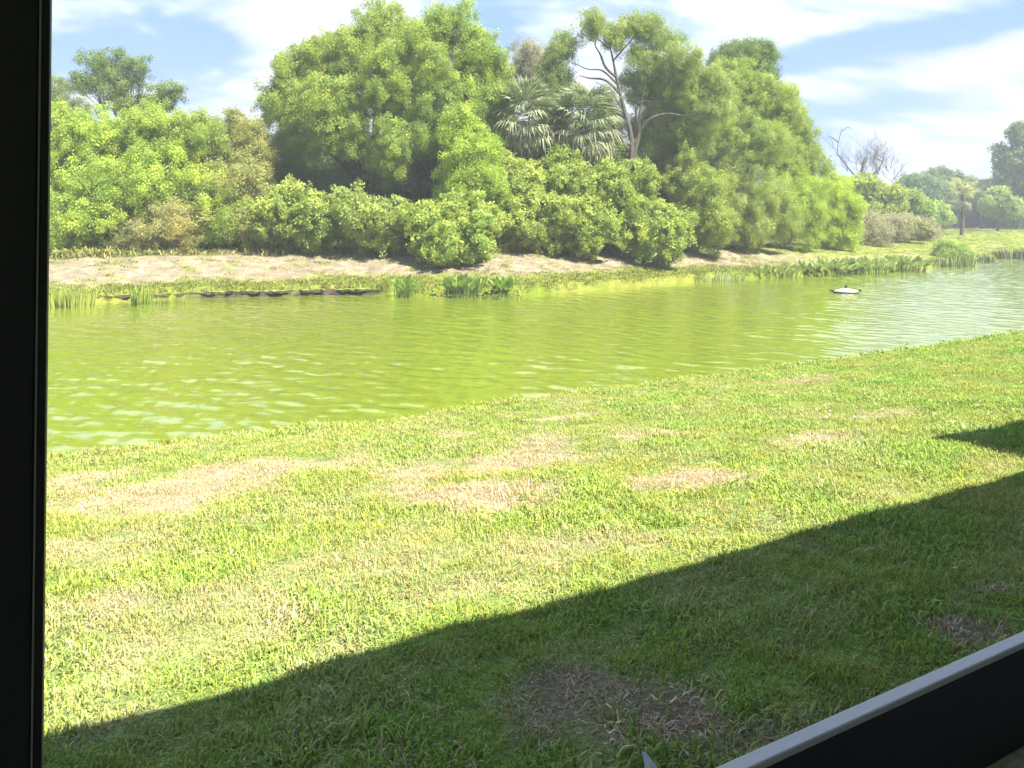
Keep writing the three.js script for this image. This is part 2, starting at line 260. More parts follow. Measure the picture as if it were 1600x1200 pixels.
// ---------------------------------------------------------------- grass
const bladeMat = new THREE.MeshPhysicalMaterial({ color: 0xffffff, vertexColors: true, roughness: 0.98, transmission: 0.24, thickness: 0, side: THREE.DoubleSide, specularIntensity: 0.5 });
function tuft(seed, n, spread, len, width, lean, straw = 0) {
  const r = rngOf(seed), g = new Geo();
  for (let i = 0; i < n; i++) {
    const a = r() * 6.283, d = Math.sqrt(r()) * spread, b = V(Math.cos(a) * d, -0.008, Math.sin(a) * d), ya = r() * 6.283, L = len * (0.55 + 0.75 * r()), w = width * (0.7 + 0.6 * r()) / 2, le = lean * (0.35 + 1.0 * r());
    const dir = V(Math.cos(ya), 0, Math.sin(ya)), side = V(-dir.z, 0, dir.x);
    const m = b.clone().addScaledVector(dir, L * 0.45 * Math.sin(le * 0.6)).add(V(0, L * 0.55 * Math.cos(le * 0.6), 0)), e = m.clone().addScaledVector(dir, L * 0.5 * Math.sin(le * 1.5)).add(V(0, L * 0.5 * Math.cos(le * 1.5), 0));
    const k = 0.72 + 0.56 * r(), y = r() < 0.16 ? 1.35 : 1, bl = 0.86 + 0.22 * r(), c = r() < straw ? [1.5 * k, 1.15 * k, 2.2 * k] : [k * y, k, k * bl];
    const s1 = side.clone().multiplyScalar(w), s2 = side.clone().multiplyScalar(w * 0.8);
    g.quad(b.clone().sub(s1), b.clone().add(s1), m.clone().add(s2), m.clone().sub(s2), c);
    g.tri(m.clone().sub(s2), m.clone().add(s2), e, c);
  }
  return g.build();
}
const M4 = new THREE.Matrix4(), Q = new THREE.Quaternion(), EU = new THREE.Euler(), UPV = V(0, 1, 0);
function scatter(parent, name, geos, list, mat) {   // list of {p, q or yaw/tilt, s, c}
  geos.forEach((g, gi) => {
    const mine = list.filter((_, i) => i % geos.length === gi), m = new THREE.InstancedMesh(g, mat, mine.length); m.name = name; m.castShadow = m.receiveShadow = true;
    mine.forEach((e, i) => { M4.compose(e.p, e.q, e.s.isVector3 ? e.s : V(e.s, e.s, e.s)); m.setMatrixAt(i, M4); m.setColorAt(i, e.c); });
    m.userData.kind = 'stuff'; parent.add(m);
  });
}
{
  const r = rngOf(901), near = [], mid = [], straw = [];
  const tries = (x0, x1, z0, z1, perM2) => { const n = (x1 - x0) * (z1 - z0) * perM2, out = []; for (let i = 0; i < n; i++) out.push([lerp(x0, x1, r()), lerp(z0, z1, r())]); return out; };
  const put = (x, z, list, base, keep) => {
    const Z = -z; if (Math.abs(x) > Z * 0.72 + 1.3) return;
    if (wallDist(x, z) < IN + 0.09) return;
    const k = pond(x, z); if (k[1] !== 0 || k[0] < -0.02) return;
    const [dry, bare] = lawnState(x, z);
    if (r() < bare * 0.97) { if (r() < 0.85 && list === near) straw.push(mk(x, z, k, dry, 1, 1)); return; }
    list.push(mk(x, z, k, dry, bare, base));
  };
  function mk(x, z, k, dry, bare, base) {
    const y = heightAt(x, z, k), lush = ss(fbm2(x * 0.7 + 20, z * 0.7, 3), -0.35, 0.45), far = ss(-z, 4, 12);
    let g = mix3([0.280, 0.330, 0.056], [0.200, 0.340, 0.044], clamp(lush * (0.45 + 0.55 * ss(x, -2, 5)) + 0.5 * (1 - ss(-z, 2.5, 5)), 0, 1));
    const d = clamp(dry * (0.45 + 0.9 * r()), 0, 1);
    let c = mix3(g, STRAW, d);
    if (r() < 0.10 + 0.22 * dry) c = mix3(c, [0.44, 0.42, 0.18], 0.5);
    if (bare >= 1) c = mix3([0.34, 0.265, 0.175], [0.60, 0.505, 0.36], r());
    const v = 0.85 + 0.3 * r();
    EU.set((r() - 0.5) * 0.5, r() * 6.283, (r() - 0.5) * 0.5);
    const sc = base * (0.7 + 0.5 * r()) * (0.75 + 0.35 * lush) * (1 - 0.22 * dry) * (k[0] < 0.35 ? 1.0 + 0.7 * r() : 1);
    return { p: V(x, y, z), q: new THREE.Quaternion().setFromEuler(EU), s: V(sc, sc * (bare >= 1 ? 0.9 : 1), sc), c: lin(c[0] * v, c[1] * v, c[2] * v) };
  }
  for (const [x, z] of tries(-6, 9, -6.2, -1.2, 520)) put(x, z, near, 1);
  for (const [x, z] of tries(-9, 16, -12.5, -6.2, 300)) put(x, z, mid, 0.9);
  for (const [x, z] of tries(-2, 26, -24, -12.5, 190)) put(x, z, mid, 1.1);
  const lawn = tag(new THREE.Group(), 'mown lawn grass with dry straw coloured places in front of the pond', 'grass', null, 'stuff'); lawn.name = 'lawn_grass'; scene.add(lawn);
  scatter(lawn, 'blades', [1, 2, 3, 4, 5, 6].map((s) => tuft(s, 19, 0.08, 0.050, 0.0064, 1.05, 0.06)), near, bladeMat);
  scatter(lawn, 'blades', [7, 8, 9, 10].map((s) => tuft(s, 18, 0.10, 0.048, 0.0076, 1.0, 0.07)), mid, bladeMat);
  const th = tag(new THREE.Group(), 'dead brown thatch lying on the bare soil near the sill', 'thatch', null, 'stuff'); th.name = 'thatch'; scene.add(th);
  scatter(th, 'stalks', [21, 22, 23].map((s) => tuft(s, 18, 0.10, 0.058, 0.0052, 1.75, 0)), straw, bladeMat);
}
{ // far bank grass
  const r = rngOf(412), green = [], dryL = [];
  const add = (x, z) => {
    const k = pond(x, z); if (k[1] !== 1 || k[0] < 0.02) return;
    const [sd] = k, [tan, mud] = farBankState(x, z, sd); if (r() < mud * 0.85) return;
    if (sd > 6.5 && x < 8) return;
    const Z = -z; if (Math.abs(x) > Z * 0.72 + 1.5) return;
    const y = heightAt(x, z, k); let c = mix3([0.16, 0.235, 0.03], [0.25, 0.27, 0.05], r());
    c = mix3(c, mix3(TAN, [0.38, 0.31, 0.21], r()), clamp(tan * (0.7 + 0.6 * r()), 0, 1));
    const v = 0.85 + 0.3 * r(), far = x > 12 ? 0.6 + 0.4 * clamp(Z / 40, 0, 1) : 1;
    EU.set((r() - 0.5) * 0.5, r() * 6.283, (r() - 0.5) * 0.5);
    const fringe = sd < 0.9 ? 1.25 : 1, edge = sd > 3.9 && x < 8 ? 1.9 : 1, s = (0.75 + 0.5 * r()) * far * lerp(1, 0.62, tan) * fringe * edge * (sd > 3.6 && x < 10 && tan < 0.4 ? 1.6 : 1);
    (tan > 0.5 ? dryL : green).push({ p: V(x, y, z), q: new THREE.Quaternion().setFromEuler(EU), s, c: lin(c[0] * v, c[1] * v, c[2] * v) });
  };
  for (let i = 0; i < 30000; i++) { const x = lerp(-19, 16, r()); add(x, -(lerp(21, 36, r()))); }
  for (let i = 0; i < 26000; i++) { const x = lerp(8, 75, r()); add(x, -lerp(32, 100, Math.pow(r(), 1.2))); }
  const bank = tag(new THREE.Group(), 'short bright green grass fringing the far bank of the pond', 'grass', null, 'stuff'); bank.name = 'bank_grass'; scene.add(bank);
  scatter(bank, 'blades', [31, 32, 33].map((s) => tuft(s, 16, 0.17, 0.085, 0.016, 1.05, 0.03)), green, bladeMat);
  const dead = tag(new THREE.Group(), 'dead tan grass strip between the thicket and the far waterline', 'dead grass', null, 'stuff'); dead.name = 'dead_grass'; scene.add(dead);
  scatter(dead, 'blades', [34, 35].map((s) => tuft(s, 13, 0.17, 0.08, 0.014, 1.45, 0)), dryL, bladeMat);
}

{ // turf that hangs over the washed-out foot of the far bank
  const r = rngOf(19), g = new Geo(), rows = [];
  for (let x = -12.6; x < -4.4; x += 0.1) { let z = 0; for (let q = -3; q <= 3; q++) { let zz = -20; for (let i = 0; i < 200 && pond(x + q * 0.22, zz)[0] < 0; i++) zz -= 0.04; z += zz / 7; } const f = 0.06 + 0.16 * fbm2(x * 0.8, 3, 4) + 0.05 * r(), t = Math.min(1, (x + 12.6) * 0.5, (-4.4 - x) * 1.5); rows.push([V(x, -0.79 + 0.015 * r(), z - 0.32), V(x, -0.835 + 0.05 * r(), z + Math.max(-0.1, 0.7 * f * t)), V(x, -0.915 + 0.05 * r(), z + Math.max(-0.1, 0.7 * f * t) - 0.015), V(x, -0.93, z - 0.1)]); }
  for (let i = 1; i < rows.length; i++) for (let k = 0; k < 3; k++) { const v = 0.8 + 0.4 * r(), c = k === 0 ? [0.19 * v, 0.235 * v, 0.04 * v] : [0.11 * v, 0.09 * v, 0.055 * v]; g.quad(rows[i - 1][k], rows[i - 1][k + 1], rows[i][k + 1], rows[i][k], c); }
  const m = mesh('turf_lip', g.build(), new THREE.MeshPhysicalMaterial({ vertexColors: true, roughness: 1, specularIntensity: 0.2, side: THREE.DoubleSide })); m.userData = { kind: 'structure', label: 'lip of turf hanging over the washed out foot of the far bank' };
}
// ---------------------------------------------------------------- trees and shrubs
const leafMat = new THREE.MeshPhysicalMaterial({ color: 0xffffff, vertexColors: true, roughness: 1, transmission: 0.42, thickness: 0, side: THREE.DoubleSide, specularIntensity: 0.5 });
const glossMat = new THREE.MeshPhysicalMaterial({ color: 0xffffff, vertexColors: true, roughness: 0.5, side: THREE.DoubleSide, specularIntensity: 0.8 });
const barkTex = grainTexture(256, (u, v) => { const a = 0.75 + 0.2 * torus(u * 1, v * 0.25, 16, 2) + 0.18 * torus(u, v, 34, 7); return [a, a * 0.98, a * 0.95]; }, [2.5, 0.6]);
const bark = new THREE.MeshStandardMaterial({ color: lin(0.22, 0.19, 0.155), roughness: 1, map: barkTex, bumpMap: barkTex, bumpScale: 0.02 });
const greyBark = new THREE.MeshStandardMaterial({ color: lin(0.21, 0.185, 0.165), roughness: 1, map: barkTex, bumpMap: barkTex, bumpScale: 0.02 });
function spray(seed, n, L, ll, lw, open) {   // a twig end with its leaves
  const r = rngOf(seed), g = new Geo();
  for (let i = 0; i < n; i++) {
    const t = Math.pow((i + 0.5) / n, 0.8), an = i * 2.4 + r() * 0.8, b = V((r() - 0.5) * L * 0.35, t * L, (r() - 0.5) * L * 0.35).addScaledVector(V(Math.cos(an), 0, Math.sin(an)), L * 0.28 * r());
    const d = V(Math.cos(an), open * (0.2 + r()) - 0.25, Math.sin(an)).normalize(), up = V(r() - 0.5, 1, r() - 0.5).normalize(), side = V(0, 0, 0).crossVectors(d, up).normalize(), nn = V(0, 0, 0).crossVectors(side, d);
    const s = 0.5 + 0.9 * r(), tip = b.clone().addScaledVector(d, ll * s).addScaledVector(nn, -ll * 0.15), mid = b.clone().addScaledVector(d, ll * s * 0.48), w = lw * s / 2;
    const A = mid.clone().addScaledVector(side, w).addScaledVector(nn, w * 0.35), B = mid.clone().addScaledVector(side, -w).addScaledVector(nn, w * 0.35);
    const k = 0.86 + 0.28 * r(), c = [k * (0.93 + 0.16 * r()), k, k * (0.85 + 0.35 * r())];
    g.tri(b, A, tip, c); g.tri(b, tip, B, c);
  }
  return g.build();
}
const SPRAYS = {
  broad: [0, 1, 2, 3].map((i) => spray(50 + i, 19, 0.32, 0.118, 0.070, 0.9)),
  mid: [0, 1, 2, 3].map((i) => spray(60 + i, 26, 0.38, 0.088, 0.048, 0.7)),
  fine: [0, 1, 2, 3].map((i) => spray(70 + i, 28, 0.44, 0.078, 0.034, 0.5)),
  far: [0, 1, 2].map((i) => spray(80 + i, 22, 0.85, 0.30, 0.17, 0.7)),
};
let counted = 0;
function foliage(parent, lobes, o, seed) {
  const r = rngOf(seed), list = [], ball = () => { let v; do v = V(r() * 2 - 1, r() * 2 - 1, r() * 2 - 1); while (v.lengthSq() > 1 || v.lengthSq() < 0.01); return v.normalize(); };
  const { leaf = 'mid', tint = [0.10, 0.15, 0.025], vary = 0.18, dens = 30, clump = 0.27, gap = 0.1, up = 0.35 } = o, sc = o.leafScale ?? 1;
  const gain = 2.55;
  for (const [c0, x0, y0, z0] of lobes) for (let sub = 0; sub < 13; sub++) {   // each limb end carries many uneven sprays of shoots
    const so = ball(), mini = sub > 8, big = mini ? 0.14 + 0.12 * r() : 0.30 + 0.24 * r(), c = c0.clone().add(V(so.x * x0, (mini ? so.y * 0.7 + 0.3 : so.y) * y0, so.z * z0).multiplyScalar(mini ? 0.8 + 0.3 * r() : 0.85 * Math.cbrt(r()))), st = 0.7 + 0.6 * r(), rx = 1.15 * x0 * big * st, ry = 1.15 * y0 * big / Math.sqrt(st), rz = 1.1 * z0 * big;
    const p = 1.6, area = 4 * Math.PI * Math.pow((Math.pow(rx * ry, p) + Math.pow(rx * rz, p) + Math.pow(ry * rz, p)) / 3, 1 / p), rs0 = clamp(clump * 1.2 * (rx + ry) * 0.5, 0.15 * sc, 0.42 * sc), K = Math.ceil(area * 0.80 / (Math.PI * rs0 * rs0)), lump = (r() - 0.5) * 0.9;
    for (let k = 0; k < K; k++) {
      const d = ball(); if (r() < gap + 0.1) continue;
      const cc = c.clone().add(V(d.x * rx, d.y * ry, d.z * rz).multiplyScalar(0.35 + 0.65 * Math.sqrt(r()))), rs = rs0 * (0.5 + 0.95 * r());
      const hue = (r() - 0.5) * 1.2 + lump, young = r() < 0.15 ? 1 : 0, m = Math.round(dens * 0.72 * 2 * Math.PI * rs * rs / (sc * sc)) + 2;
      const clumpTint = [gain * 1.06 * tint[0] * (1 + vary * hue + 0.25 * young), gain * tint[1] * (1 + vary * 0.5 * hue + 0.16 * young), gain * tint[2] * (1 - vary * 0.2 * hue)];
      for (let left = m; left > 0;) {   // a shoot: sprays strung along a short arching twig
        const n = Math.min(left, 4 + Math.floor(r() * 5)); left -= n;
        const e = ball().multiplyScalar(0.9).addScaledVector(d, 0.7).add(V(0, up * (r() < 0.2 ? -1.2 : 1), 0)).normalize(), L = rs * (1.0 + 1.9 * r() * r() + (r() < 0.12 ? 0.9 : 0)), drop = (0.15 + 0.5 * r()) * L, wob = ball().multiplyScalar(rs * 0.25);
        for (let i = 0; i < n; i++) {
          const t = (i + 0.3 + 0.6 * r()) / n, q = cc.clone().addScaledVector(e, L * t).addScaledVector(wob, Math.sin(t * 3)).add(V((r() - 0.5) * 0.14 * sc, -drop * t * t + (r() - 0.5) * 0.14 * sc, (r() - 0.5) * 0.14 * sc));
          const dir = e.clone().add(V(0, -1.3 * drop / L * t, 0)).add(ball().multiplyScalar(0.55)).normalize(); Q.setFromUnitVectors(UPV, dir);
          const q2 = Q.clone().multiply(new THREE.Quaternion().setFromAxisAngle(UPV, r() * 6.283)), v = 0.86 + 0.28 * r();
          list.push({ p: q, q: q2, s: sc * (1.05 - 0.4 * t) * (0.75 + 0.5 * r()), c: lin(clumpTint[0] * v, clumpTint[1] * v, clumpTint[2] * v) });
        }
      }
    }
  }
  counted += list.length;
  const geos = SPRAYS[leaf];
  geos.forEach((g, gi) => {
    const mine = list.filter((_, i) => i % geos.length === gi), m = new THREE.InstancedMesh(g, o.mat ?? leafMat, mine.length); m.name = 'crown'; m.castShadow = m.receiveShadow = true;
    mine.forEach((e, i) => { M4.compose(e.p, e.q, V(e.s, e.s, e.s)); m.setMatrixAt(i, M4); m.setColorAt(i, e.c); });
    m.userData.kind = 'stuff'; parent.add(m);
  });
}
let plantSeed = 1000;
function plant(name, label, category, Z, lobesPx, o = {}) {   // lobes: centre and half size as measured, at Z metres out (+ an offset in depth)
  const seed = plantSeed += 7, r = rngOf(seed);
  const world = lobesPx.map(([px, py, rx, ry, dz = 0]) => { const k = (Z + dz) / F; return [atDepth(px, py, Z + dz), rx * k, ry * k, (o.deep ?? 0.85) * Math.max(rx, ry) * k]; });
  const bx = o.base ? atDepth(o.base[0], 340, Z).x : world.reduce((s, l) => s + l[0].x, 0) / world.length, bz = -Z - (o.back ?? 0.6);
  const base = V(bx, heightAt(bx, bz) - 0.05, bz);
  const t = thing(name, label, category, base, o.group);
  const rel = world.map(([c, ...k]) => [c.clone().sub(base), ...k]);
  const r0 = o.trunkR ?? 0.1, woods = [], top = rel.reduce((s, l) => Math.max(s, l[0].y), 0);
  if (o.limbs) { for (const [pts, a, b] of o.limbs) { const p3 = pts.map(([px, py, dz = 0]) => atDepth(px, py, Z + dz).sub(base)); const dense = new THREE.CatmullRomCurve3(p3).getPoints(p3.length * 4); woods.push(tube(dense, dense.map((_, i) => 0.8 * lerp(a, b, i / (dense.length - 1))), 7, 0.12)); } }
  else {
    const fork = V(0, top * (o.forkAt ?? 0.35), 0).add(V((r() - 0.5) * 0.4, 0, (r() - 0.5) * 0.4));
    const tr = bend(V(0, 0, 0), fork, 5, 0.05, r); woods.push(tube(tr, tr.map((_, i) => r0 * (1 - 0.06 * i)), 8, 0.12));
    for (const [c, rx] of rel) {
      const br = bend(fork, c, 6, 0.07, r); woods.push(tube(br, br.map((_, i) => r0 * 0.62 * (1 - i * 0.13)), 6, 0.1));
      for (let k = 0; k < 5; k++) { const e = c.clone().add(V(r() - 0.5, r() - 0.6, r() - 0.5).multiplyScalar(rx * 1.2)), tw = bend(br[4], e, 4, 0.08, r); woods.push(tube(tw, tw.map((_, i) => r0 * 0.24 * (1 - i * 0.2)), 4)); }
    }
  }
  mesh('trunk', mergeGeometries(woods), o.bark ?? bark, t);
  foliage(t, rel, o, seed);
  return t;
}
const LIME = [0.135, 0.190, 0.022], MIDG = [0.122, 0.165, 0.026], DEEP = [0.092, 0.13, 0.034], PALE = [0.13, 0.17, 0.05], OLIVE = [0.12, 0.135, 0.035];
const THICK = 'shrubs of the thicket along the far bank';
// left thicket
plant('thicket_shrub', 'tall lime green shrub beside the black post, leftmost of the thicket', 'shrub', 29.5, [[105, 225, 58, 50], [95, 290, 62, 60, -0.5], [125, 345, 60, 42, -1], [60, 260, 60, 70]], { tint: LIME, group: THICK });
plant('thicket_shrub', 'broad lime green shrub below the sparse tree that stands above the left thicket', 'shrub', 30.5, [[200, 225, 66, 52], [215, 290, 70, 60, -0.8], [190, 345, 55, 40, -1.3]], { tint: LIME, group: THICK });
plant('thicket_shrub', 'yellow green shrub right of the middle of the left thicket, level top', 'shrub', 31, [[300, 225, 52, 48], [310, 290, 62, 55, -0.8], [330, 345, 50, 42, -1.5]], { tint: [0.125, 0.17, 0.024], group: THICK });
plant('thicket_shrub', 'olive green shrub ending the left thicket at the big tree shade', 'shrub', 31.5, [[385, 235, 40, 45], [375, 300, 50, 45, -1], [400, 350, 42, 35, -2]], { tint: OLIVE, group: THICK });
plant('low_shrub', 'low brownish shrub with reddish twigs at the foot of the left thicket', 'shrub', 28.4, [[262, 352, 42, 30], [225, 372, 28, 16]], { tint: [0.14, 0.148, 0.05], vary: 0.25, leaf: 'fine', gap: 0.25 });
plant('low_shrub', 'low yellow green shrub in the corner beside the black post', 'shrub', 28, [[85, 365, 30, 22], [110, 385, 30, 12]], { tint: [0.17, 0.18, 0.03], leaf: 'fine' });
plant('low_shrub', 'pale broad leaved shrub at the left foot of the big tree', 'shrub', 29.2, [[455, 335, 45, 40], [430, 360, 38, 28], [490, 355, 38, 34, -0.4]], { tint: [0.13, 0.172, 0.032], leaf: 'broad', gap: 0.2, group: THICK });
plant('low_shrub', 'upright broad leaved shrub in front of the dark hollow under the big tree', 'shrub', 29.2, [[545, 330, 34, 42], [580, 350, 48, 36, -0.4], [620, 345, 30, 30]], { tint: [0.125, 0.165, 0.034], leaf: 'broad', gap: 0.22, group: THICK });
plant('bank_bush', 'round light green bush hanging over the bare far bank', 'bush', 27.9, [[720, 372, 52, 36], [690, 350, 40, 34, 0.4], [745, 350, 34, 34, 0.3], [675, 385, 34, 18]], { tint: [0.14, 0.185, 0.032], leaf: 'broad', back: 0.2, dens: 34 });
plant('vine_column', 'bright vine covered column of leaves right of the big tree', 'vine', 30, [[735, 250, 34, 50], [745, 300, 36, 42, -0.4], [715, 290, 28, 60, 0.4], [725, 205, 28, 36, 0.6]], { tint: LIME, dens: 34 });
plant('thicket_shrub', 'pale broad leaved shrub standing in front of the left fan palm', 'shrub', 30.6, [[815, 300, 44, 40], [790, 275, 24, 24], [800, 355, 44, 36, -0.5], [855, 345, 38, 36, -0.5]], { tint: [0.135, 0.175, 0.032], leaf: 'broad', dens: 34, group: THICK });
plant('thicket_shrub', 'leafy shoots growing up between the two fan palms', 'shrub', 31.9, [[866, 258, 16, 22], [862, 282, 24, 20]], { tint: [0.125, 0.17, 0.03], leaf: 'broad', group: THICK });
plant('thicket_shrub', 'glossy light green shrub standing in front of the right fan palm', 'shrub', 31.2, [[905, 300, 46, 38], [955, 290, 26, 26], [935, 350, 50, 38, -0.7], [885, 360, 40, 30, -0.9]], { tint: [0.128, 0.172, 0.032], leaf: 'broad', dens: 34, group: THICK });
plant('thicket_shrub', 'light green shrub with a raised right shoulder at the foot of the tall forked tree', 'shrub', 32, [[990, 285, 36, 34, 0.6], [1000, 345, 46, 40, -0.4], [1035, 362, 36, 28, -0.8], [965, 330, 30, 36]], { tint: [0.128, 0.172, 0.032], leaf: 'broad', group: THICK });
// big tree, two stems
plant('broadleaf_tree', 'big round crowned tree whose crown steps down toward the left thicket', 'tree', 32.5, [[452, 150, 36, 44, 0.2], [492, 108, 44, 36, 0.6], [520, 150, 55, 48, -0.6], [560, 85, 44, 44, 0.4], [595, 48, 36, 36, 0.9], [590, 125, 52, 50, -0.8], [480, 205, 46, 36, 0], [545, 205, 46, 32, -0.9], [535, 75, 30, 26, 1]], { tint: MIDG, trunkR: 0.24, base: [560], back: 1.5, forkAt: 0.3, dens: 32, gap: 0.12 });
plant('broadleaf_tree', 'tall dense tree with the highest round top above the vine covered column', 'tree', 32.5, [[690, 46, 44, 36, 0.6], [655, 82, 38, 40, 0], [735, 90, 42, 34, 0.2], [700, 128, 56, 48, -0.8], [770, 112, 26, 30, 0.4], [640, 150, 42, 46, -0.3], [750, 160, 32, 42, 0], [660, 205, 42, 36, -0.6], [610, 230, 26, 44, -1.4]], { tint: [0.120, 0.168, 0.026], trunkR: 0.24, base: [680], back: 1.5, forkAt: 0.3, dens: 32, gap: 0.1 });
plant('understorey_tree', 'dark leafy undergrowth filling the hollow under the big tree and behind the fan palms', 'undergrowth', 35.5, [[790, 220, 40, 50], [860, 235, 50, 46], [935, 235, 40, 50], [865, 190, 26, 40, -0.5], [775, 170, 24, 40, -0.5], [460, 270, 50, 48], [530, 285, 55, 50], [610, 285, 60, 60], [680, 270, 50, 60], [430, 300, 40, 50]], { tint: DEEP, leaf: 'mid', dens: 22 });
// sparse trees above
plant('sparse_tree', 'sparse dark tree rising above the left thicket against the sky', 'tree', 36, [[165, 98, 26, 14], [145, 128, 24, 13], [178, 125, 20, 22], [213, 103, 20, 9], [195, 150, 34, 18], [218, 128, 10, 8], [266, 145, 18, 12], [250, 160, 18, 10], [180, 85, 10, 8]], { tint: [0.075, 0.112, 0.028], leaf: 'mid', dens: 17, gap: 0.35, trunkR: 0.12, clump: 0.34, base: [205] });
plant('sparse_tree', 'pale hazy tree top between the black post and the sparse dark tree', 'tree', 44, [[88, 150, 20, 24], [115, 165, 20, 14]], { tint: [0.085, 0.12, 0.04], leaf: 'mid', dens: 20, trunkR: 0.14 });
plant('sparse_tree', 'thin twiggy tree top showing sky behind the fan palms', 'tree', 42, [[828, 85, 26, 24], [845, 115, 22, 26], [812, 110, 18, 24]], { tint: [0.13, 0.135, 0.075], leaf: 'fine', dens: 9, gap: 0.35, trunkR: 0.12, bark: greyBark });
plant('forked_tree', 'tall open tree with grey forked trunk and bare limbs beside the fan palms', 'tree', 34.5, [[920, 38, 20, 18, 0.3], [882, 72, 20, 22, 0.5], [866, 118, 20, 26, 0.8], [880, 140, 18, 14, 0.9], [958, 60, 22, 14, 0.2], [1000, 42, 28, 16, 0.4], [1040, 62, 26, 13, 0.4], [1000, 90, 24, 14, 0.5], [1058, 100, 36, 22, 0.3], [1030, 128, 30, 18, 0.6], [1095, 130, 30, 24, 0.5], [1065, 160, 26, 14, 0.8], [1110, 172, 24, 14, 0.2], [985, 125, 16, 12, 0.9], [1015, 150, 26, 18, 1.2], [1045, 190, 40, 26, 1.6], [1010, 215, 34, 26, 1.6], [1085, 205, 30, 26, 1.2], [955, 190, 22, 26, 2], [1075, 130, 28, 20, 0.6], [1125, 145, 24, 18, 0.6]], {
  tint: [0.115, 0.155, 0.036], leaf: 'fine', dens: 30, gap: 0.22, base: [985], back: 0, bark: greyBark,
  limbs: [[[[984, 345], [985, 270], [986, 215], [975, 170], [965, 130], [958, 95], [950, 60]], 0.2, 0.035], [[[988, 250], [998, 210], [1000, 175], [1008, 130], [1012, 90]], 0.13, 0.025], [[[990, 225], [1010, 190], [1040, 178], [1070, 181], [1105, 176]], 0.12, 0.03], [[[998, 205], [995, 165], [1012, 158], [1030, 166], [1060, 150]], 0.09, 0.025],
    [[[968, 145], [945, 125], [920, 122], [905, 118]], 0.10, 0.025], [[[962, 120], [946, 105], [938, 85], [930, 70], [935, 50]], 0.09, 0.02], [[[965, 132], [940, 110], [918, 108], [890, 95]], 0.07, 0.015], [[[975, 175], [960, 150], [955, 140], [930, 128]], 0.06, 0.015], [[[986, 240], [970, 215], [960, 195], [955, 160]], 0.09, 0.02], [[[1000, 180], [1030, 150], [1050, 120], [1060, 100]], 0.07, 0.02], [[[958, 95], [980, 70], [1000, 45]], 0.06, 0.02], [[[950, 75], [930, 55], [922, 38]], 0.05, 0.015]] });
// right mass
plant('canopy_tree', 'dark flat topped tree crown standing highest at the right end of the wood', 'tree', 41, [[1150, 88, 34, 15], [1178, 92, 26, 18, 0.3], [1190, 80, 18, 9], [1132, 108, 24, 14], [1160, 118, 30, 16, 0.3], [1192, 125, 22, 18, 0.3], [1205, 150, 16, 16]], { tint: [0.07, 0.11, 0.024], leaf: 'fine', dens: 30, trunkR: 0.2, base: [1165] });
plant('canopy_tree', 'wide light green tree filling the wood right of the forked tree', 'tree', 38, [[1105, 160, 44, 40, 0.4], [1150, 140, 42, 34, 0.6], [1190, 160, 42, 40, 0.8], [1130, 210, 56, 44, -0.4], [1190, 220, 46, 46, 0.2], [1080, 215, 40, 42, -0.2], [1225, 175, 26, 26, 1], [1060, 250, 36, 40, -0.4]], { tint: [0.12, 0.165, 0.03], leaf: 'fine', dens: 32, trunkR: 0.2, base: [1140] });
plant('canopy_tree', 'open crowned tree on the sloping right shoulder of the wood', 'tree', 41.5, [[1235, 200, 26, 26], [1225, 150, 20, 10, 0.4], [1248, 235, 28, 34], [1262, 260, 24, 26], [1222, 255, 34, 40, -0.4]], { tint: [0.112, 0.155, 0.026], leaf: 'fine', dens: 30, trunkR: 0.14 });
plant('thicket_shrub', 'tall green shrub right of the raised shrub, with a dark gap on its left', 'shrub', 35, [[1090, 300, 44, 42], [1100, 345, 44, 38, -0.5], [1075, 265, 36, 34, 0.4]], { tint: [0.122, 0.16, 0.027], group: THICK });
plant('thicket_shrub', 'tall soft green shrub under the flat topped tree', 'shrub', 37.5, [[1165, 290, 46, 48], [1160, 345, 42, 34, -0.6], [1200, 330, 34, 40]], { tint: [0.125, 0.165, 0.034], leaf: 'fine', group: THICK });
plant('thicket_shrub', 'lime green shrub near the right end of the thicket', 'shrub', 40, [[1240, 310, 38, 42], [1250, 350, 36, 28, -0.5], [1215, 355, 26, 24]], { tint: LIME, leaf: 'fine', group: THICK });
plant('thicket_shrub', 'yellow lime shrub closing the right end of the thicket', 'shrub', 43, [[1295, 300, 30, 34], [1300, 345, 32, 26, -0.4], [1318, 335, 18, 30, -0.4], [1310, 368, 24, 12, -0.5], [1280, 366, 24, 12, -0.5], [1275, 335, 24, 30]], { tint: [0.155, 0.21, 0.018], leaf: 'fine', group: THICK });
// far trees and bushes on the right
const FARO = { leaf: 'far', dens: 18, trunkR: 0.16, clump: 0.3 };
plant('far_bush', 'bright green bushes under the bare grey tree', 'bush', 62, [[1345, 298, 26, 18], [1372, 310, 26, 16], [1352, 325, 28, 16], [1380, 326, 22, 12], [1325, 310, 20, 20]], { ...FARO, tint: [0.125, 0.165, 0.025], leafScale: 0.7 });
plant('far_bush', 'round green bush right of the bare grey tree', 'bush', 66, [[1405, 318, 24, 14], [1432, 328, 24, 11]], { ...FARO, tint: [0.11, 0.165, 0.03], leafScale: 0.7 });
plant('far_bush', 'light green bush left of the lone palm on the far lawn', 'bush', 80, [[1455, 333, 18, 11], [1440, 340, 20, 8], [1474, 341, 11, 8]], { ...FARO, tint: [0.12, 0.17, 0.035], leafScale: 0.7 });
plant('far_tree', 'dark domed tree far behind the round green bush', 'tree', 100, [[1432, 292, 22, 14], [1455, 303, 26, 14], [1425, 308, 18, 14]], { ...FARO, tint: [0.055, 0.10, 0.035] });
